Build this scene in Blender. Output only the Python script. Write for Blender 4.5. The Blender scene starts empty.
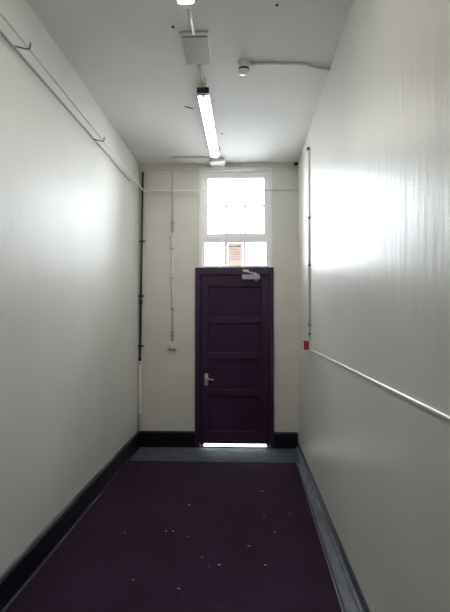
import bpy, bmesh, math, random
from mathutils import Vector, Matrix

random.seed(7)
sc = bpy.context.scene
COL = sc.collection
PI = math.pi

# ------------------------------------------------------------------ measures (metres)
XL, XR = -1.209, 0.591          # corridor side walls
YB, YF = 5.625, -3.2            # end wall with the door, end wall behind the camera
H = 3.198                       # ceiling
OUT = YB + 0.26                 # outer face of the end wall

# ------------------------------------------------------------------ materials
def new_mat(name):
    m = bpy.data.materials.new(name); m.use_nodes = True
    nt = m.node_tree
    return m, nt, nt.nodes['Principled BSDF']

def mat(name, col, rough=0.5, spec=0.5, metal=0.0, var=0.0, vscale=(8, 8, 8), col2=None,
        bumps=(), coat=0.0):
    """Principled paint with an optional noise colour variation and noise bumps
    bumps: list of (scale xyz, strength, distance, detail)"""
    m, nt, b = new_mat(name)
    b.inputs['Base Color'].default_value = (*col, 1)
    b.inputs['Roughness'].default_value = rough
    b.inputs['Specular IOR Level'].default_value = spec
    b.inputs['Metallic'].default_value = metal
    if coat:
        b.inputs['Coat Weight'].default_value = coat
        b.inputs['Coat Roughness'].default_value = 0.12
    tc = nt.nodes.new('ShaderNodeTexCoord')
    def noise(scale, detail):
        mp = nt.nodes.new('ShaderNodeMapping'); mp.inputs['Scale'].default_value = scale
        nt.links.new(tc.outputs['Object'], mp.inputs['Vector'])
        n = nt.nodes.new('ShaderNodeTexNoise'); n.inputs['Scale'].default_value = 1.0
        n.inputs['Detail'].default_value = detail
        nt.links.new(mp.outputs['Vector'], n.inputs['Vector'])
        return n
    if var or col2:
        n = noise(vscale, 5)
        r = nt.nodes.new('ShaderNodeValToRGB')
        c2 = col2 or tuple(c * (1 - var) for c in col)
        r.color_ramp.elements[0].position = 0.33; r.color_ramp.elements[0].color = (*c2, 1)
        r.color_ramp.elements[1].position = 0.67; r.color_ramp.elements[1].color = (*col, 1)
        nt.links.new(n.outputs['Fac'], r.inputs['Fac'])
        nt.links.new(r.outputs['Color'], b.inputs['Base Color'])
    prev = None
    for scale, strength, dist, detail in bumps:
        n = noise(scale, detail)
        bp = nt.nodes.new('ShaderNodeBump')
        bp.inputs['Strength'].default_value = strength
        bp.inputs['Distance'].default_value = dist
        nt.links.new(n.outputs['Fac'], bp.inputs['Height'])
        if prev: nt.links.new(prev.outputs['Normal'], bp.inputs['Normal'])
        prev = bp
    if prev: nt.links.new(prev.outputs['Normal'], b.inputs['Normal'])
    return m

def emission_mat(name, col, strength):
    m, nt, b = new_mat(name)
    b.inputs['Base Color'].default_value = (0.8, 0.8, 0.78, 1)
    b.inputs['Roughness'].default_value = 0.35
    b.inputs['Emission Color'].default_value = (*col, 1)
    b.inputs['Emission Strength'].default_value = strength
    return m

def glass_mat(name):
    m, nt, b = new_mat(name)
    nt.nodes.remove(b)
    out = nt.nodes['Material Output']
    tr = nt.nodes.new('ShaderNodeBsdfTransparent'); tr.inputs[0].default_value = (0.96, 0.98, 0.97, 1)
    gl = nt.nodes.new('ShaderNodeBsdfGlossy'); gl.inputs['Roughness'].default_value = 0.02
    fr = nt.nodes.new('ShaderNodeFresnel'); fr.inputs['IOR'].default_value = 1.45
    mx = nt.nodes.new('ShaderNodeMixShader')
    nt.links.new(fr.outputs[0], mx.inputs[0]); nt.links.new(tr.outputs[0], mx.inputs[1])
    nt.links.new(gl.outputs[0], mx.inputs[2]); nt.links.new(mx.outputs[0], out.inputs['Surface'])
    return m

M = {}
M['wall'] = mat('gloss_wall_paint', (0.75, 0.742, 0.705), rough=0.38, spec=0.42, var=0.07, vscale=(1.2, 1.2, 1.0),
                bumps=(((5, 5, 1.6), 0.10, 0.02, 2), ((24, 24, 3.0), 0.20, 0.010, 3), ((70, 70, 26), 0.12, 0.003, 3)))
M['wall_l'] = mat('brushed_wall_paint', (0.75, 0.742, 0.705), rough=0.46, spec=0.36, var=0.07, vscale=(1.2, 1.2, 1.0),
                  bumps=(((5, 5, 3.0), 0.12, 0.02, 2), ((22, 22, 5.0), 0.20, 0.010, 3), ((70, 70, 26), 0.15, 0.003, 3)))
M['wall_end'] = mat('end_wall_paint', (0.74, 0.72, 0.67), rough=0.48, spec=0.4, var=0.09, vscale=(1.5, 1.5, 2.5),
                    bumps=(((5, 5, 14), 0.25, 0.004, 2),))
M['ceiling'] = mat('ceiling_paint', (0.83, 0.82, 0.80), rough=0.75, spec=0.2, var=0.07, vscale=(1.3, 1.3, 1),
                   bumps=(((3, 3, 3), 0.3, 0.01, 3),))
M['white'] = mat('white_gloss', (0.86, 0.86, 0.85), rough=0.35, var=0.05, vscale=(6, 6, 6))
M['pipe'] = mat('painted_pipe', (0.78, 0.78, 0.73), rough=0.35, var=0.08, vscale=(9, 9, 9))
M['pipe_end'] = mat('painted_conduit', (0.76, 0.73, 0.66), rough=0.4, var=0.08, vscale=(9, 9, 9))
M['trunking'] = mat('white_trunking', (0.86, 0.86, 0.84), rough=0.3, var=0.03, vscale=(5, 5, 5))
M['dark_pipe'] = mat('bare_dark_pipe', (0.035, 0.037, 0.036), rough=0.5, var=0.4, vscale=(30, 30, 12))
M['clip'] = mat('dull_clip', (0.16, 0.16, 0.15), rough=0.5, var=0.3, vscale=(40, 40, 40))
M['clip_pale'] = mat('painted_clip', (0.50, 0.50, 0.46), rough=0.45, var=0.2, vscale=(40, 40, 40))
M['skirt'] = mat('dark_skirting_paint', (0.008, 0.007, 0.016), rough=0.4, spec=0.35, var=0.4, vscale=(7, 7, 7),
                 bumps=(((30, 30, 30), 0.15, 0.003, 2),))
M['scuff'] = mat('scuffed_edge', (0.22, 0.20, 0.23), rough=0.45, col2=(0.03, 0.03, 0.04), vscale=(9, 3.5, 9))
M['skirt_blue'] = mat('blue_black_skirting', (0.012, 0.016, 0.034), rough=0.4, var=0.35, vscale=(9, 5, 9))
M['margin'] = mat('worn_grey_margin', (0.20, 0.215, 0.255), rough=0.55, col2=(0.11, 0.12, 0.15), vscale=(18, 5, 18),
                  bumps=(((40, 40, 40), 0.2, 0.003, 3),))
M['stone'] = mat('grey_stone', (0.105, 0.122, 0.142), rough=0.8, spec=0.2, col2=(0.055, 0.066, 0.080), vscale=(6, 16, 6),
                 bumps=(((35, 60, 30), 0.3, 0.004, 4),))
M['edge'] = mat('metal_edge', (0.26, 0.29, 0.38), rough=0.35, metal=0.6, var=0.3, vscale=(14, 6, 14))
M['door'] = mat('purple_gloss', (0.046, 0.016, 0.054), rough=0.36, spec=0.45, var=0.25, vscale=(4, 4, 1.6),
                bumps=(((30, 30, 3), 0.12, 0.003, 2),))
M['door_panel'] = mat('purple_worn_panel', (0.046, 0.016, 0.054), rough=0.6, spec=0.25, var=0.25, vscale=(4, 4, 1.6))
M['door_frame'] = mat('purple_frame_gloss', (0.052, 0.024, 0.064), rough=0.32, spec=0.5, var=0.25, vscale=(5, 5, 2))
M['steel'] = mat('satin_steel', (0.62, 0.63, 0.64), rough=0.38, metal=0.55, var=0.1, vscale=(20, 20, 20))
M['closer'] = mat('grey_closer', (0.42, 0.44, 0.46), rough=0.4, metal=0.2, var=0.1, vscale=(20, 20, 20))
M['brass'] = mat('pale_arm', (0.75, 0.66, 0.66), rough=0.3, metal=0.4)
M['red'] = mat('red_plastic', (0.30, 0.012, 0.040), rough=0.3, var=0.15, vscale=(30, 30, 30))
M['black'] = mat('black_plastic', (0.012, 0.012, 0.013), rough=0.4, var=0.2, vscale=(30, 30, 30))
M['cap'] = mat('slate_cap', (0.030, 0.034, 0.050), rough=0.4, var=0.2, vscale=(30, 30, 30))
M['grey_box'] = mat('grey_cover', (0.37, 0.335, 0.315), rough=0.5, var=0.1, vscale=(12, 12, 12),
                    bumps=(((60, 60, 60), 0.15, 0.002, 2),))
M['cover_edge'] = mat('lit_cover_edge', (0.74, 0.72, 0.67), rough=0.45, var=0.06, vscale=(12, 12, 12))  # lamp light on the box's near edge, put into the colour
M['paper'] = mat('notice_paper', (0.70, 0.60, 0.56), rough=0.8, spec=0.1, var=0.05, vscale=(20, 20, 20))
M['ink'] = mat('ink', (0.30, 0.20, 0.20), rough=0.7, spec=0.1, var=0.1, vscale=(60, 60, 60))
M['lint'] = mat('pale_lint', (0.72, 0.70, 0.72), rough=0.8, spec=0.1, var=0.3, vscale=(300, 300, 300))
M['bare'] = mat('bare_dark_plaster', (0.035, 0.033, 0.03), rough=0.8, spec=0.1, var=0.3, vscale=(80, 80, 80))
M['paving'] = mat('outdoor_paving', (0.55, 0.55, 0.54), rough=0.8, spec=0.2, var=0.2, vscale=(3, 3, 3))
def paper_mat(name, col):
    m, nt, b = new_mat(name)
    out = nt.nodes['Material Output']
    b.inputs['Base Color'].default_value = (*col, 1); b.inputs['Roughness'].default_value = .8
    b.inputs['Specular IOR Level'].default_value = .1
    tl = nt.nodes.new('ShaderNodeBsdfTranslucent'); tl.inputs['Color'].default_value = (*col, 1)
    mx = nt.nodes.new('ShaderNodeMixShader'); mx.inputs[0].default_value = .2
    nt.links.new(b.outputs[0], mx.inputs[1]); nt.links.new(tl.outputs[0], mx.inputs[2])
    nt.links.new(mx.outputs[0], out.inputs['Surface'])
    return m
M['paper'] = paper_mat('notice_paper', (0.86, 0.77, 0.73))
M['ink'] = paper_mat('ink', (0.45, 0.32, 0.32))
M['glass'] = glass_mat('window_glass')
M['tube'] = emission_mat('lit_fluorescent', (1.0, 0.97, 0.91), 13.0)

def carpet_mat():
    m, nt, b = new_mat('purple_cord_carpet')
    b.inputs['Roughness'].default_value = 0.95
    b.inputs['Specular IOR Level'].default_value = 0.12
    tc = nt.nodes.new('ShaderNodeTexCoord')
    def noise(scale, detail):
        mp = nt.nodes.new('ShaderNodeMapping'); mp.inputs['Scale'].default_value = scale
        nt.links.new(tc.outputs['Object'], mp.inputs['Vector'])
        n = nt.nodes.new('ShaderNodeTexNoise'); n.inputs['Scale'].default_value = 1
        n.inputs['Detail'].default_value = detail
        nt.links.new(mp.outputs['Vector'], n.inputs['Vector']); return n
    n1 = noise((2.2, 1.4, 1), 5); n2 = noise((60, 140, 60), 3)
    r = nt.nodes.new('ShaderNodeValToRGB')
    r.color_ramp.elements[0].position = 0.3; r.color_ramp.elements[0].color = (0.028, 0.014, 0.032, 1)
    r.color_ramp.elements[1].position = 0.7; r.color_ramp.elements[1].color = (0.045, 0.021, 0.047, 1)
    nt.links.new(n1.outputs['Fac'], r.inputs['Fac'])
    mx = nt.nodes.new('ShaderNodeMix'); mx.data_type = 'RGBA'; mx.blend_type = 'MULTIPLY'
    mx.inputs['Factor'].default_value = 0.7
    r2 = nt.nodes.new('ShaderNodeValToRGB')
    r2.color_ramp.elements[0].position = 0.3; r2.color_ramp.elements[0].color = (0.45, 0.45, 0.45, 1)
    r2.color_ramp.elements[1].position = 0.7; r2.color_ramp.elements[1].color = (1.3, 1.3, 1.3, 1)
    nt.links.new(n2.outputs['Fac'], r2.inputs['Fac'])
    nt.links.new(r.outputs['Color'], mx.inputs[6]); nt.links.new(r2.outputs['Color'], mx.inputs[7])
    nt.links.new(mx.outputs[2], b.inputs['Base Color'])
    bp = nt.nodes.new('ShaderNodeBump'); bp.inputs['Strength'].default_value = 0.5
    bp.inputs['Distance'].default_value = 0.004
    nt.links.new(n2.outputs['Fac'], bp.inputs['Height']); nt.links.new(bp.outputs['Normal'], b.inputs['Normal'])
    return m
M['carpet'] = carpet_mat()

# ------------------------------------------------------------------ mesh helpers
class MB:
    def __init__(self): self.bm = bmesh.new()
    def box(self, x0, x1, y0, y1, z0, z1, bevel=0.0, seg=2):
        t = bmesh.new()
        bmesh.ops.create_cube(t, size=1.0)
        for v in t.verts:
            v.co = Vector(((x0 + x1) / 2 + v.co.x * (x1 - x0), (y0 + y1) / 2 + v.co.y * (y1 - y0),
                           (z0 + z1) / 2 + v.co.z * (z1 - z0)))
        if bevel:
            bmesh.ops.bevel(t, geom=t.edges[:], offset=bevel, segments=seg, profile=0.5, affect='EDGES')
        self._take(t); return self
    def prism(self, pts, axis, a, b):
        """closed outline pts (2-D) extruded along axis from a to b"""
        def p3(p, w):
            return {'x': Vector((w, p[0], p[1])), 'y': Vector((p[0], w, p[1])), 'z': Vector((p[0], p[1], w))}[axis]
        t = bmesh.new()
        A = [t.verts.new(p3(p, a)) for p in pts]; B = [t.verts.new(p3(p, b)) for p in pts]
        n = len(pts)
        t.faces.new(A); t.faces.new(B)
        for i in range(n): t.faces.new((A[i], A[(i + 1) % n], B[(i + 1) % n], B[i]))
        bmesh.ops.recalc_face_normals(t, faces=t.faces[:])
        self._take(t); return self
    def tube(self, pts, r, seg=10, fillet=0.0, fseg=5):
        P = [Vector(p) for p in pts]
        if fillet and len(P) > 2:
            Q = [P[0]]
            for i in range(1, len(P) - 1):
                a, b, c = P[i - 1], P[i], P[i + 1]
                d1, d2 = (a - b), (c - b)
                k = min(fillet, d1.length * .45, d2.length * .45)
                s, e = b + d1.normalized() * k, b + d2.normalized() * k
                for j in range(fseg + 1):
                    u = j / fseg
                    Q.append(s * (1 - u) ** 2 + b * 2 * u * (1 - u) + e * u * u)
            Q.append(P[-1]); P = Q
        t = bmesh.new(); rings = []
        tang = (P[1] - P[0]).normalized()
        up = Vector((0, 0, 1)) if abs(tang.z) < .9 else Vector((1, 0, 0))
        nrm = tang.cross(up).normalized()
        for i, p in enumerate(P):
            if i == 0: tg = (P[1] - P[0]).normalized()
            elif i == len(P) - 1: tg = (P[-1] - P[-2]).normalized()
            else: tg = ((P[i + 1] - p).normalized() + (p - P[i - 1]).normalized()).normalized()
            nrm = (nrm - tg * nrm.dot(tg)).normalized(); bi = tg.cross(nrm)
            rings.append([t.verts.new(p + (nrm * math.cos(2 * PI * k / seg) + bi * math.sin(2 * PI * k / seg)) * r)
                          for k in range(seg)])
        for a, b in zip(rings, rings[1:]):
            for k in range(seg):
                f = t.faces.new((a[k], a[(k + 1) % seg], b[(k + 1) % seg], b[k])); f.smooth = True
        t.faces.new(rings[0][::-1]); t.faces.new(rings[-1])
        bmesh.ops.recalc_face_normals(t, faces=t.faces[:])
        self._take(t); return self
    def lathe(self, prof, origin, axis=(0, 0, 1), seg=24):
        """prof: (radius, height) list turned about axis through origin"""
        t = bmesh.new(); ax = Vector(axis).normalized()
        q = Vector((0, 0, 1)).rotation_difference(ax)
        rings = []
        for r, h in prof:
            rings.append([t.verts.new(Vector(origin) + q @ Vector((max(r, 1e-4) * math.cos(2 * PI * k / seg),
                          max(r, 1e-4) * math.sin(2 * PI * k / seg), h))) for k in range(seg)])
        for a, b in zip(rings, rings[1:]):
            for k in range(seg):
                f = t.faces.new((a[k], a[(k + 1) % seg], b[(k + 1) % seg], b[k])); f.smooth = True
        t.faces.new(rings[0][::-1]); t.faces.new(rings[-1])
        bmesh.ops.recalc_face_normals(t, faces=t.faces[:])
        self._take(t); return self
    def _take(self, t):
        me = bpy.data.meshes.new('tmp'); t.to_mesh(me); t.free()
        self.bm.from_mesh(me); bpy.data.meshes.remove(me)
    def build(self, name, material, parent=None):
        me = bpy.data.meshes.new(name); self.bm.to_mesh(me); self.bm.free()
        o = bpy.data.objects.new(name, me); COL.objects.link(o)
        me.materials.append(material)
        if parent is not None:
            o.parent = parent
            o.matrix_parent_inverse = world_of(parent).inverted()
        return o

def world_of(o):
    m = o.matrix_basis.copy()
    if o.parent: m = world_of(o.parent) @ o.matrix_parent_inverse @ m
    return m

def empty(name, loc):
    o = bpy.data.objects.new(name, None); COL.objects.link(o)
    o.location = loc; o.empty_display_size = 0.1
    return o

def tag(o, label, cat, group=None, kind=None):
    o['label'] = label; o['category'] = cat
    if group: o['group'] = group
    if kind: o['kind'] = kind
    return o

def struct(o, label, cat): return tag(o, label, cat, kind='structure')

def rebase(o, loc):
    """give a one-mesh thing its origin at its base"""
    loc = Vector(loc); o.data.transform(Matrix.Translation(-loc)); o.location = loc
    return o

# ------------------------------------------------------------------ the setting
m = MB().box(XL - .2, XL, YF - .2, OUT, -.1, H + .1)
struct(m.build('wall_left', M['wall_l']), 'left side wall in glossy off-white paint', 'wall')
m = MB().box(XR, XR + .2, YF - .2, OUT, -.1, H + .1)
struct(m.build('wall_right', M['wall']), 'right side wall in glossy off-white paint with window glare', 'wall')
m = MB().box(XL, XR, YF - .2, YF, -.1, H + .1)
struct(m.build('wall_front', M['wall']), 'plain end wall behind the viewer', 'wall')
# end wall round the door and the window over it
DX0, DX1 = -0.566, 0.317      # door frame outside
DT = 2.015                    # top of the door frame
WX0, WX1, WT = -0.524, 0.305, 3.160
m = MB()
m.box(XL, DX0, YB, OUT, -.1, H + .1); m.box(DX1, XR, YB, OUT, -.1, H + .1)
m.box(DX0, WX0, YB, OUT, DT, H + .1); m.box(WX1, DX1, YB, OUT, DT, H + .1)
m.box(WX0, WX1, YB, OUT, WT, H + .1)
struct(m.build('wall_back', M['wall_end']), 'cream end wall around the purple door and its window', 'wall')
m = MB().box(XL - .2, XR + .2, YF - .2, OUT, H, H + .15)
struct(m.build('ceiling', M['ceiling']), 'off-white painted corridor ceiling', 'ceiling')
m = MB().box(XL - .2, XR + .2, YF - .2, OUT, -.15, 0)
struct(m.build('floor', M['stone']), 'grey stone floor showing as a strip before the door', 'floor')
m = MB().box(-14, 14, OUT + .001, 30, -.2, -.03)
struct(m.build('floor_outside', M['paving']), 'pale paving outside the door', 'floor')

# skirtings
bl = empty('baseboard_left', (XL, 2, 0))
struct(bl, 'tall dark skirting board along the left wall', 'skirting')
MB().prism([(XL, 0), (XL + .022, 0), (XL + .022, .158), (XL + .015, .170), (XL, .174)], 'y', YF, YB).build('skirting_board', M['skirt'], bl)
MB().prism([(XL, .173), (XL + .014, .170), (XL + .010, .1785), (XL, .180)], 'y', YF, YB).build('top_edge', M['scuff'], bl)['label'] = 'pale scuffed top edge'
MB().prism([(XL + .022, 0), (XL + .034, 0), (XL + .034, .012), (XL + .030, .018), (XL + .022, .020)], 'y', YF, YB).build('foot_bead', M['skirt_blue'], bl)
def back_skirt(x0, x1):
    p = [(YB, 0), (YB - .022, 0), (YB - .022, .158), (YB - .014, .172), (YB - .010, .178), (YB, .178)]
    return MB().prism(p, 'x', x0, x1)
struct(back_skirt(XL + .022, DX0).build('baseboard_back_left', M['skirt']), 'dark skirting on the end wall left of the door', 'skirting')
struct(back_skirt(DX1, XR - .012).build('baseboard_back_right', M['skirt']), 'dark skirting on the end wall right of the door', 'skirting')
# low right skirting: a plinth step and a dark face
br = empty('baseboard_right', (XR, 2, 0))
struct(br, 'low blue-black stepped skirting along the right wall', 'skirting')
p = [(XR, .0), (XR - .016, 0), (XR - .016, .050), (XR - .008, .060), (XR, .060)]
MB().prism(p, 'y', YF, YB).build('skirting_face', M['skirt_blue'], br)
p = [(XR - .016, 0), (XR - .034, 0), (XR - .034, .012), (XR - .030, .018), (XR - .016, .020)]
o = MB().prism(p, 'y', YF, YB - .022).build('skirting_foot', M['margin'], br); o['label'] = 'worn grey foot of the skirting'

# the carpet, and the edging between it and the right margin
def edge_x(y): return 0.473 + (y - 2.52) * (0.504 - 0.473) / (5.056 - 2.52) if y > 2.52 else 0.473
CY = 5.03
CX0 = XL + .034
m = MB().prism([(CX0, YF), (edge_x(YF), YF), (edge_x(2.52), 2.52), (edge_x(CY), CY), (CX0, CY)], 'z', 0.0, .011)
cp = rebase(m.build('carpet', M['carpet']), (-.35, 1, 0))
tag(cp, 'dark purple corded carpet laid along the corridor floor', 'carpet')
t1 = empty('trim_1', (.49, 2, 0))
struct(t1, 'narrow edging strip beside the right edge of the carpet', 'edging')
a = .006
MB().prism([(edge_x(YF), YF), (edge_x(YF) + a, YF), (edge_x(2.52) + a, 2.52), (edge_x(CY) + .004, CY), (edge_x(CY), CY), (edge_x(2.52), 2.52)],
           'z', 0, .015).build('metal_lip', M['edge'], t1)['label'] = 'pale metal lip'
b_ = .022
MB().prism([(edge_x(YF) + a, YF), (edge_x(YF) + b_, YF), (edge_x(2.52) + b_, 2.52), (edge_x(CY) + .014, CY), (edge_x(CY) + .004, CY), (edge_x(2.52) + a, 2.52)],
           'z', 0, .008).build('dark_band', M['skirt_blue'], t1)
m = MB().prism([(edge_x(YF) + b_, YF), (XR - .034, YF), (XR - .034, CY), (edge_x(CY) + .014, CY), (edge_x(2.52) + b_, 2.52)], 'z', 0, .003)
struct(m.build('trim_2', M['margin']), 'worn grey painted floor margin along the right wall', 'floor margin')

# ------------------------------------------------------------------ door
LX0, LX1, LZ0, LZ1 = -0.508, 0.272, 0.043, 1.930      # the leaf
FY = YB - .020                                          # face of the frame
d = empty('door_1', (-.12, YB, 0))
struct(d, 'dark purple panelled exit door with a gap of daylight under it', 'door')
m = MB()
m.box(DX0, LX0 - .002, FY, YB + .10, 0, DT, .004); m.box(LX1 + .002, DX1, FY, YB + .10, 0, DT, .004)
m.box(LX0 - .002, LX1 + .002, FY, YB + .10, LZ1 + .003, DT, .004)
m.build('door_frame', M['door_frame'], d)
MB().box(LX0 - .002, LX1 + .002, YB - .010, YB + .10, 0, .012, .004).build('threshold', M['door_frame'], d)
m = MB()
m.box(LX0 - .002, LX0 + .036, YB + .052, YB + .10, 0, LZ1 + .003); m.box(LX1 - .036, LX1 + .002, YB + .052, YB + .10, 0, LZ1 + .003)
m.box(LX0 + .036, LX1 - .036, YB + .052, YB + .10, LZ1 - .03, LZ1 + .003)
m.build('door_stop', M['door_frame'], d)
leaf_y0, leaf_y1 = YB + .002, YB + .048
SX0, SX1 = -0.420, 0.180
rails = [(LZ0, .172), (.571, .640), (.985, 1.055), (1.392, 1.450), (1.805, LZ1)]
m = MB()
m.box(LX0, SX0, leaf_y0, leaf_y1, LZ0, LZ1, .003); m.box(SX1, LX1, leaf_y0, leaf_y1, LZ0, LZ1, .003)
for z0, z1 in rails: m.box(SX0, SX1, leaf_y0 + .0006, leaf_y1, z0, z1)
leaf = m.build('door_leaf', M['door'], d)
for (a0, a1), (b0, b1) in zip(rails, rails[1:]):
    z0, z1 = a1, b0
    m = MB().box(SX0, SX1, leaf_y0 + .015, leaf_y1 - .006, z0, z1)
    # planted bead round the panel
    e = .009
    for q in ([(SX0, z0), (SX1, z0), (SX1 - e, z0 + e), (SX0 + e, z0 + e)], [(SX0, z1), (SX1, z1), (SX1 - e, z1 - e), (SX0 + e, z1 - e)],
              [(SX0, z0), (SX0, z1), (SX0 + e, z1 - e), (SX0 + e, z0 + e)], [(SX1, z0), (SX1, z1), (SX1 - e, z1 - e), (SX1 - e, z0 + e)]):
        t = bmesh.new()
        o0 = [t.verts.new((q[0][0], leaf_y0 + .006, q[0][1])), t.verts.new((q[1][0], leaf_y0 + .006, q[1][1])),
              t.verts.new((q[2][0], leaf_y0 + .0135, q[2][1])), t.verts.new((q[3][0], leaf_y0 + .0135, q[3][1]))]
        o1 = [t.verts.new((v.co.x, leaf_y0 + .017, v.co.z)) for v in o0]
        t.faces.new(o0); t.faces.new(o1)
        for i in range(4): t.faces.new((o0[i], o0[(i + 1) % 4], o1[(i + 1) % 4], o1[i]))
        bmesh.ops.recalc_face_normals(t, faces=t.faces[:]); m._take(t)
    m.build('door_panel', M['door_panel'], leaf)
# lever handle on its plate
hp = MB().box(-.458, -.418, YB - .006, YB + .0025, .690, .822, .004).build('handle_plate', M['steel'], d); hp['label'] = 'grey steel handle plate'
lv = MB().tube([(-.438, YB - .004, .768), (-.438, YB - .050, .768), (-.352, YB - .054, .760)], .0085, 12, .018)
lv.lathe([(.016, 0), (.016, .010), (.011, .013)], (-.438, YB - .005, .768), (0, -1, 0), 16)
lv.build('lever', M['steel'], hp)
MB().lathe([(.007, 0), (.007, .003), (.003, .004)], (-.438, YB - .006, .715), (0, -1, 0), 14).build('lock_cylinder', M['clip'], hp)
# overhead closer
cl = MB().box(-.038, .162, YB - .058, YB + .002, 1.876, 1.932, .006).build('closer_body', M['closer'], d); cl['label'] = 'grey overhead door closer'
MB().lathe([(.020, 0), (.020, .012), (.014, .018)], (.118, YB - .030, 1.876), (0, 0, -1), 16).build('closer_spindle', M['closer'], cl)
ar = MB().tube([(.118, YB - .030, 1.93), (.118, YB - .030, 1.945)], .012, 12)
ar.tube([(.118, YB - .030, 1.945), (.010, YB - .085, 1.962)], .008, 8)
ar.tube([(.010, YB - .085, 1.964), (-.010, FY - .004, 1.976)], .007, 8)
ar.box(-.030, .040, FY - .006, FY, 1.962, 1.992, .002)
ar.build('closer_arm', M['brass'], cl)['label'] = 'pale jointed closer arm'

# ------------------------------------------------------------------ window over the door
w = empty('window_1', (-.11, YB + .07, DT))
struct(w, 'bright white framed sash window above the door', 'window')
GY = YB + .085
m = MB()
# outer lining
m.box(WX0, WX0 + .040, YB - .012, YB + .16, DT, WT, .004); m.box(WX1 - .040, WX1, YB - .012, YB + .16, DT, WT, .004)
m.box(WX0 + .040, WX1 - .040, YB - .012, YB + .16, WT - .045, WT, .004)
m.box(WX0 + .040, WX1 - .040, YB - .012, YB + .16, DT, DT + .018, .004)
m.build('window_frame', M['white'], w)
IX0, IX1 = WX0 + .040, WX1 - .040
def glaze(name, x0, x1, z0, z1, parent):
    MB().box(x0, x1, GY + .010, GY + .014, z0, z1).build(name, M['glass'], parent)
# upper sash
UX0, UX1, UZ0, UZ1 = -.430, .213, 2.410, 3.040
m = MB()
m.box(IX0, UX0, YB + .045, YB + .115, 2.330, WT - .045, .004); m.box(UX1, IX1, YB + .045, YB + .115, 2.330, WT - .045, .004)
m.box(UX0, UX1, YB + .045, YB + .115, UZ1, WT - .045, .004)
m.box(UX0, UX1, YB + .045, YB + .115, UZ0 - .035, UZ0, .004)
us = m.build('upper_sash', M['white'], w)
m = MB()
bars_x = (-.222, -.004); bar_z = 2.730
for x in bars_x: m.box(x - .004, x + .004, GY + .002, GY + .022, UZ0, UZ1)
m.box(UX0, UX1, GY + .003, GY + .021, bar_z - .004, bar_z + .004)
m.build('glazing_bars', M['white'], us)
m = MB()
for x in bars_x + (UX0 + .004, UX1 - .004):
    m.lathe([(.019, 0), (.019, .006), (.010, .010)], (x, GY + .002, bar_z), (0, -1, 0), 12)
for x in bars_x: m.lathe([(.018, 0), (.018, .006), (.010, .010)], (x, GY + .002, UZ0 + .004), (0, -1, 0), 12)
m.lathe([(.015, 0), (.015, .006), (.008, .010)], (bars_x[1], GY + .002, 3.028), (0, -1, 0), 12)
m.build('bar_bosses', M['clip_pale'], us)
xs = [UX0, bars_x[0], bars_x[1], UX1]
for i in range(3):
    for z0, z1 in ((UZ0, bar_z), (bar_z, UZ1)): glaze('pane', xs[i], xs[i + 1], z0, z1, us)
# lower lights
m = MB()
LZb, LZt = DT + .018, 2.306
m.box(IX0, IX1, YB + .030, YB + .115, LZt, 2.375 - .001, .005)
m.box(IX0, -.463, YB + .035, YB + .115, LZb, LZt, .003); m.box(.236, IX1, YB + .035, YB + .115, LZb, LZt, .003)
m.box(-.463, .236, YB + .035, YB + .115, LZb, LZb + .012, .003)
for x0, x1 in ((-.238, -.206), (-.024, .004)): m.box(x0, x1, YB + .050, YB + .115, LZb + .012, LZt, .003)
ls = m.build('lower_sash', M['white'], w)
for x0, x1 in ((-.463, -.238), (-.206, -.024), (.004, .236)): glaze('pane', x0, x1, LZb + .012, LZt, ls)

# the notice stuck inside the middle lower pane
nt_ = MB().box(-.203, -.027, GY + .006, GY + .008, LZb + .014, 2.303).build('paper_notice', M['paper'])
rebase(nt_, (-.113, GY + .007, LZb + .016))
tag(nt_, 'pinkish paper notice with faint print stuck in the middle lower pane', 'notice')
z = 2.278
for k, (x0, x1, hgt) in enumerate(((-.186, -.048, .017), (-.186, -.092, .007), (-.180, -.060, .007), (-.172, -.052, .007), (-.180, -.075, .007), (-.172, -.058, .007))):
    # each line a ragged strip: small teeth stand for the letters
    pts = [(x0, z - hgt)]; x = x0
    top = []
    while x < x1 - .006:
        h1 = hgt * random.uniform(.55, 1.0)
        top += [(x, z - hgt + h1), (x + .005, z - hgt + h1)]; x += .006
    pts = [(x0, z - hgt)] + top + [(x, z - hgt)]
    MB().prism(pts, 'y', GY + .0048, GY + .0060).build('text_line', M['ink'], nt_)
    z -= (.042, .030, .026, .030, .026, .026)[k]

# ------------------------------------------------------------------ pipes and conduits on the end wall
def clip_y(mb, x, y, z, wid, hgt=.018, dep=.022):
    mb.box(x - wid / 2, x + wid / 2, y - dep / 2, y + dep / 2, z - hgt / 2, z + hgt / 2, .003)

# dark pipe in the left corner
cp_ = empty('corner_pipe', (-1.19, YB - .035, .179))
tag(cp_, 'dark bare vertical pipe in the left corner with a cream lower length', 'pipe')
def cx(z): return -1.162 - (3.10 - z) * (.022 / 2.15)
MB().tube([(cx(3.10), YB - .034, 3.10), (cx(.955), YB - .034, .955)], .0125, 12).build('upper_length', M['dark_pipe'], cp_)['label'] = 'dark bare pipe'
for z in (2.315, 1.694, 1.131):
    m = MB(); m.lathe([(.013, -.010), (.019, -.009), (.019, .009), (.013, .010)], (cx(z), YB - .034, z), (0, 0, 1), 14)
    m.box(cx(z) - .032, cx(z) + .032, YB - .030, YB + .001, z - .008, z + .008, .002)
    m.build('pipe_clip', M['dark_pipe'], cp_)
MB().lathe([(.014, -.02), (.020, -.018), (.020, .018), (.014, .02)], (cx(1.62), YB - .034, 1.62), (0, 0, 1), 14).build('coupling', M['dark_pipe'], cp_)
MB().lathe([(.016, .0), (.017, .06), (.013, .075)], (cx(.95), YB - .034, .955), (0, 0, 1), 14).build('end_socket', M['dark_pipe'], cp_)
m = MB().tube([(cx(.95), YB - .032, .955), (-1.182, YB - .032, .40), (-1.184, YB - .032, .1795)], .017, 12)
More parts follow.
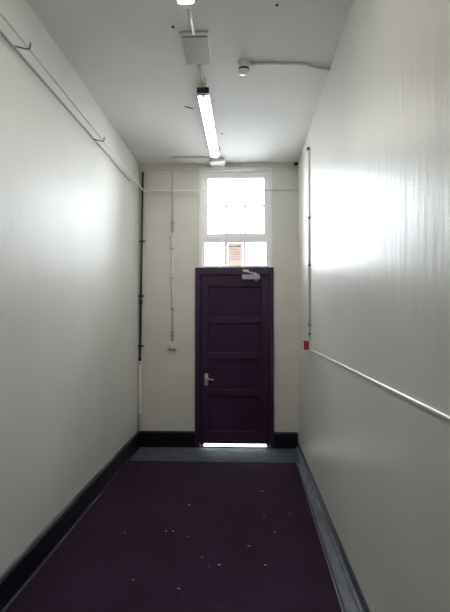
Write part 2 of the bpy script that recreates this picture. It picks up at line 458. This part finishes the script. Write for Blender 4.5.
m.lathe([(.018, 0), (.024, .004), (.024, .030), (.018, .036)], (cx(.95), YB - .032, .928), (0, 0, 1), 14)
m.lathe([(.018, 0), (.023, .004), (.023, .022), (.018, .026)], (-1.182, YB - .032, .37), (0, 0, 1), 14)
m.build('lower_length', M['wall_end'], cp_)['label'] = 'cream painted lower pipe'

# conduit under the ceiling across the end wall
tc_ = empty('conduit', (-.28, YB - .02, 3.13))
tag(tc_, 'thin cream conduit running level under the ceiling across the end wall', 'conduit')
MB().tube([(-1.161, YB - .034, 3.085), (-1.158, YB - .034, 3.126), (-.75, YB - .034, 3.134), (XR - .001, YB - .034, 3.146)], .0105, 10, .03).build('tube', M['pipe_end'], tc_)
m = MB(); m.box(XR - .045, XR - .0005, YB - .045, YB + .001, 3.152, 3.190, .004); m.build('end_box', M['dark_pipe'], tc_)['label'] = 'dark end box at the right wall'

# pipe held off the left wall on hooks, bending across the window
rp = empty('pipe', (-1.12, 3.5, 2.855))
tag(rp, 'thin off-white pipe on hooks along the left wall, bending across the window', 'pipe')
PX = XL + .080
MB().tube([(PX, YF + .002, 2.855), (PX, 5.500, 2.858), (PX + .03, YB - .075, 2.872), (XR - .001, YB - .075, 2.868)], .0078, 10, .03).build('tube', M['pipe'], rp)
for y in (2.52, 3.88, 1.20):
    m = MB().tube([(XL - .001, y + .012, 2.868), (XL + .03, y + .006, 2.858), (PX - .004, y, 2.842), (PX + .012, y, 2.844), (PX + .014, y, 2.876)], .0042, 8, .008)
    m.build('hook', M['clip'], rp)['label'] = 'dull metal hook'
# cable behind it, flat on the wall
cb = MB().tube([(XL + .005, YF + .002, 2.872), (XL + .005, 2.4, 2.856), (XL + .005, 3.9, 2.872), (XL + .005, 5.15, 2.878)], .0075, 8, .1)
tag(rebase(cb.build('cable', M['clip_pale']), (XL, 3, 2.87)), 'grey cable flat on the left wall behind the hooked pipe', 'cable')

# switch drop left of the window
sd = empty('switch_conduit', (-.82, YB - .012, 1.18))
tag(sd, 'cream conduit dropping down the end wall to the light switch', 'conduit')
SXc = -.822
MB().tube([(SXc + .004, YB - .26, H - .0095), (SXc + .004, YB - .012, H - .011), (SXc, YB - .011, 3.12), (SXc - .004, YB - .011, 2.40)], .0092, 10, .02).build('upper_run', M['pipe_end'], sd)
m = MB()
m.lathe([(.030, 0), (.030, .018), (.024, .026)], (SXc - .012, YB + .001, 2.378), (0, -1, 0), 18)
m.build('round_box', M['pipe_end'], sd)
MB().tube([(SXc - .004, YB - .011, 2.36), (SXc + .002, YB - .011, 1.17)], .0092, 10).build('lower_run', M['pipe_end'], sd)
for z in (2.53, 2.235, 1.90, 1.55, 1.295, 1.245):
    m = MB(); m.box(SXc - .024, SXc + .020, YB - .009, YB + .001, z - .009, z + .009, .002)
    m.lathe([(.0095, -.008), (.0125, -.008), (.0125, .008), (.0095, .008)], (SXc, YB - .011, z), (0, 0, 1), 12)
    m.build('saddle', M['clip_pale'], sd)
sw = empty('light_switch', (-.822, YB, 1.095))
tag(sw, 'small cream light switch box at the end of the wall conduit', 'light switch')
MB().box(-.866, -.778, YB - .036, YB + .001, 1.098, 1.176, .006).build('switch_box', M['wall_end'], sw)
MB().box(-.862, -.782, YB - .042, YB - .0355, 1.102, 1.172, .003).build('face_plate', M['wall_end'], sw)
t = MB().box(-.830, -.814, YB - .048, YB - .0415, 1.124, 1.150, .002).build('rocker', M['white'], sw)

# ------------------------------------------------------------------ ceiling run: lamps, conduits, boxes
LXc = -.318
def lamp(y0, y1, label):
    r = empty('fluorescent_light', (LXc, (y0 + y1) / 2, H))
    tag(r, label, 'ceiling light', 'fluorescent tube lights down the ceiling')
    MB().box(LXc - .028, LXc + .028, y0 + .002, y1 - .046, H - .024, H + .0005, .003).build('batten', M['white'], r)
    p = [(LXc - .030, H - .0245), (LXc + .030, H - .0245), (LXc + .0425, H - .060), (LXc + .0455, H - .060), (LXc + .033, H - .020),
         (LXc - .033, H - .020), (LXc - .0455, H - .060), (LXc - .0425, H - .060)]
    MB().prism(p, 'y', y0 + .055, y1 - .045).build('reflector', M['white'], r)
    p = [(LXc - .0285, H - .026), (LXc + .0285, H - .026), (LXc + .0405, H - .060), (LXc + .034, H - .065), (LXc + .014, H - .068),
         (LXc - .014, H - .068), (LXc - .034, H - .065), (LXc - .0405, H - .060)]
    df = MB().prism(p, 'y', y0 + .055, y1 - .045).build('diffuser', M['tube'], r); df['label'] = 'lit white fluorescent diffuser'
    MB().box(LXc - .046, LXc + .046, y0, y0 + .0545, H - .070, H - .0245, .004).build('end_cap', M['cap'], r)['label'] = 'dark slate end cap'
    MB().box(LXc - .010, LXc + .010, y0 + .045, y0 + .075, H - .076, H - .0685, .002).build('lamp_catch', M['closer'], r)
    p = [(LXc - .042, y1 - .0445), (LXc + .042, y1 - .0445), (LXc + .022, y1), (LXc - .022, y1)]
    MB().prism(p, 'z', H - .066, H - .010).build('end_cap', M['white'], r)['label'] = 'tapered white far end cap'
    for q in (1, -1):
        xa, xb = sorted((LXc + q * .046, LXc + q * .062))
        MB().box(xa, xb, y1 - .16, y1 - .02, H - .040, H + .0005, .003).build('bracket', M['clip_pale'], r)
    return r
lamp(3.690, 5.225, 'lit fluorescent tube light pointing at the window above the door')
lamp(1.140, 2.675, 'lit fluorescent tube light cut off by the top of the photo')

def ceil_tube(name, pts, r, label, matl='pipe', saddles=()):
    e = empty(name, (*pts[len(pts) // 2][:2], H)); tag(e, label, 'conduit')
    MB().tube(pts, r, 10, .02).build('tube', M[matl], e)
    for x, y in saddles:
        MB().box(x - .022, x + .022, y - .008, y + .008, H - .016, H + .0005, .003).build('saddle', M['clip_pale'], e)
    return e
zc = H - .0105
ceil_tube('conduit', [(-.318, 2.672, zc), (-.316, 2.999, zc)], .0105, 'short ceiling conduit between the cut-off light and the grey box')
ceil_tube('conduit', [(-.316, 3.371, zc), (-.316, 3.692, zc)], .0105, 'short ceiling conduit between the grey box and the dark lamp end cap')
ceil_tube('conduit', [(-.800, 5.362, zc), (-.44, 5.372, zc), (-.392, 5.400, zc)], .0105,
          'thin ceiling conduit running sideways to the small white box', 'pipe_end', ())
# grey cover
gb = empty('junction_box', (-.314, 3.18, H))
tag(gb, 'flat grey rectangular box on the ceiling between the two lights', 'junction box')
MB().box(-.404, -.224, 3.000, 3.372, H - .015, H + .0005, .003).build('backing', M['cover_edge'], gb)
MB().box(-.392, -.236, 3.030, 3.366, H - .021, H - .0145, .003).build('cover', M['grey_box'], gb)
# little white box
wb = empty('junction_box', (-.31, 5.53, H))
tag(wb, 'small white box on the ceiling between lamp and window', 'junction box')
MB().box(-.392, -.226, 5.40, 5.588, H - .042, H + .0005, .005).build('box_body', M['pipe'], wb)
MB().box(-.386, -.232, 5.406, 5.582, H - .048, H - .0415, .003).build('box_lid', M['pipe'], wb)

# smoke detector and its cable
sdx, sdy = -.012, 3.380
s = empty('smoke_detector', (sdx, sdy, H))
tag(s, 'small round white smoke detector with a dark slotted ring on the ceiling', 'smoke detector')
MB().lathe([(.040, -.0005), (.040, .020), (.030, .026), (.024, .045)], (sdx, sdy, H), (0, 0, -1), 28).build('base', M['pipe'], s)
MB().lathe([(.033, 0), (.038, .003), (.038, .012), (.034, .014)], (sdx, sdy, H - .045), (0, 0, -1), 28).build('vent_ring', M['black'], s)['label'] = 'dark slotted vent ring'
MB().lathe([(.034, 0), (.042, .004), (.043, .012), (.036, .021), (.020, .027), (.002, .029)], (sdx, sdy, H - .059), (0, 0, -1), 28).build('dome', M['trunking'], s)
ceil_tube('conduit', [(.027, 3.384, zc), (.405, 3.405, zc), (.500, 3.475, zc), (XR - .001, 3.485, zc)], .0100,
          'thin ceiling conduit from the smoke detector kinking to the right wall', 'pipe', ((.20, 3.394),))

# flake and nails left in the ceiling paint
fl = MB().prism([(-.508, 4.078), (-.480, 4.090), (-.455, 4.108), (-.430, 4.132), (-.452, 4.122), (-.480, 4.108)], 'z', H - .004, H + .0005)
tag(rebase(fl.build('paint_flake', M['bare']), (-.47, 4.10, H)), 'dark sliver of flaked paint on the ceiling left of the lamp', 'paint flake')
for x, y, lab in ((-.221, 4.691, 'small dark nail in the ceiling right of the lit tube'),
                  (-.434, 2.944, 'small dark nail in the ceiling left of the grey box'),
                  (.176, 2.757, 'small dark nail in the ceiling near the top right of the photo')):
    n = MB().lathe([(.004, -.001), (.004, .006), (.009, .007), (.008, .010)], (x, y, H), (0, 0, -1), 10).build('nail', M['bare'])
    tag(rebase(n, (x, y, H)), lab, 'nail', 'old nails left in the ceiling')

# ------------------------------------------------------------------ right wall
rc = empty('conduit', (XR, 4.57, 1.25))
tag(rc, 'thin upright conduit on the right wall above the red call point', 'conduit')
RY = 4.570
MB().tube([(XR - .010, RY + .02, 3.005), (XR - .010, RY, 2.90), (XR - .010, RY, 1.235)], .0095, 10).build('tube', M['trunking'], rc)
MB().lathe([(.010, -.012), (.017, -.010), (.017, .012), (.008, .016)], (XR - .012, RY + .02, 3.0), (0, 0, 1), 14).build('end_bush', M['clip'], rc)
for z in (2.362, 1.928, 1.385, 1.303):
    m = MB(); m.box(XR - .008, XR + .001, RY - .022, RY + .022, z - .008, z + .008, .002)
    m.lathe([(.010, -.008), (.014, -.008), (.014, .008), (.010, .008)], (XR - .010, RY, z), (0, 0, 1), 12)
    m.build('saddle', M['clip'], rc)
ca = empty('fire_alarm_call_point', (XR, 4.56, 1.14))
tag(ca, 'small red fire alarm call point on the right wall', 'fire alarm call point')
MB().box(XR - .022, XR + .001, 4.520, 4.612, 1.140, 1.232, .004).build('back_box', M['trunking'], ca)['label'] = 'pale back box'
MB().box(XR - .066, XR - .0215, 4.516, 4.616, 1.163, 1.242, .006).build('red_housing', M['red'], ca)
MB().box(XR - .0685, XR - .0655, 4.532, 4.600, 1.176, 1.228, .001).build('glass_plate', M['trunking'], ca)['label'] = 'pale break-glass plate'
MB().box(XR - .064, XR - .0225, 4.520, 4.612, 1.136, 1.1625, .003).build('bottom_cover', M['trunking'], ca)['label'] = 'white bottom cover'
wt = MB().prism([(XR + .001, 1.155), (XR - .006, 1.155), (XR - .008, 1.157), (XR - .008, 1.164), (XR - .006, 1.166), (XR + .001, 1.166)], 'y', YF + .002, 4.49)
tag(rebase(wt.build('cable_trunking', M['trunking']), (XR, 3, 1.15)), 'slim white cable trunking running level along the right wall', 'trunking')

# ------------------------------------------------------------------ lint on the carpet
def make_fleck(seed):
    q = random.Random(seed); t = bmesh.new()
    bmesh.ops.create_icosphere(t, subdivisions=1, radius=.5)
    for v in t.verts: v.co *= q.uniform(.7, 1.25)
    m = MB(); m._take(t); return m
proto = make_fleck(1).build('lint_fleck', M['lint'])
spots = [(-.433, 3.857, 14), (-.535, 3.385, 10), (-.488, 3.387, 10), (-.381, 3.315, 7), (.137, 4.191, 13), (.323, 3.723, 8), (.019, 3.188, 13),
         (.195, 3.401, 10), (-.154, 2.939, 15), (.114, 2.950, 12), (-.617, 2.758, 9), (-.355, 2.678, 12), (-.208, 2.919, 7),
         (-.261, 3.031, 7), (.135, 3.687, 8), (-.805, 3.350, 7), (.110, 4.20, 7)]
for i, (x, y, s_) in enumerate(spots):
    o = proto if i == 0 else proto.copy()
    if i: COL.objects.link(o)
    s_ = s_ * 1.15 / 1000
    o.scale = (s_ * 1.3, s_ * .6, s_ * .4)
    o.location = (x, y, .011 + s_ * .4 * .42); o.rotation_euler = (0, 0, random.uniform(-.6, .6))
    tag(o, 'tiny pale fleck of lint lying on the dark purple carpet', 'lint', 'lint flecks on the carpet')

# ------------------------------------------------------------------ light: overcast sky outside
world = bpy.data.worlds.new('sky'); sc.world = world; world.use_nodes = True
bg = world.node_tree.nodes['Background']
bg.inputs['Color'].default_value = (0.87, 0.92, 1.0, 1); bg.inputs['Strength'].default_value = 16.0
# sampling portal filling the window opening (gives off no light of its own)
pl = bpy.data.lights.new('window_portal', 'AREA'); pl.shape = 'RECTANGLE'; pl.size = .75; pl.size_y = 1.05
pl.cycles.is_portal = True
po = bpy.data.objects.new('window_portal', pl); COL.objects.link(po)
po.location = (-.11, YB + .17, 2.58); po.rotation_euler = (-PI / 2, 0, 0)

# ------------------------------------------------------------------ camera
cam = bpy.data.cameras.new('camera'); co = bpy.data.objects.new('camera', cam); COL.objects.link(co)
co.location = (0, 0, 1.45)
co.rotation_euler = (PI / 2 + .0234, -.0008, .0408)
cam.sensor_fit = 'VERTICAL'; cam.sensor_height = 36; cam.lens = 36 * 500.27 / 612
cam.clip_start = .02
sc.camera = co

sc.view_settings.view_transform = 'Standard'; sc.view_settings.look = 'None'
sc.view_settings.exposure = 0.97; sc.view_settings.gamma = 1.0
sc.view_settings.use_curve_mapping = False
sc.cycles.max_bounces = 12; sc.cycles.diffuse_bounces = 8; sc.cycles.glossy_bounces = 6
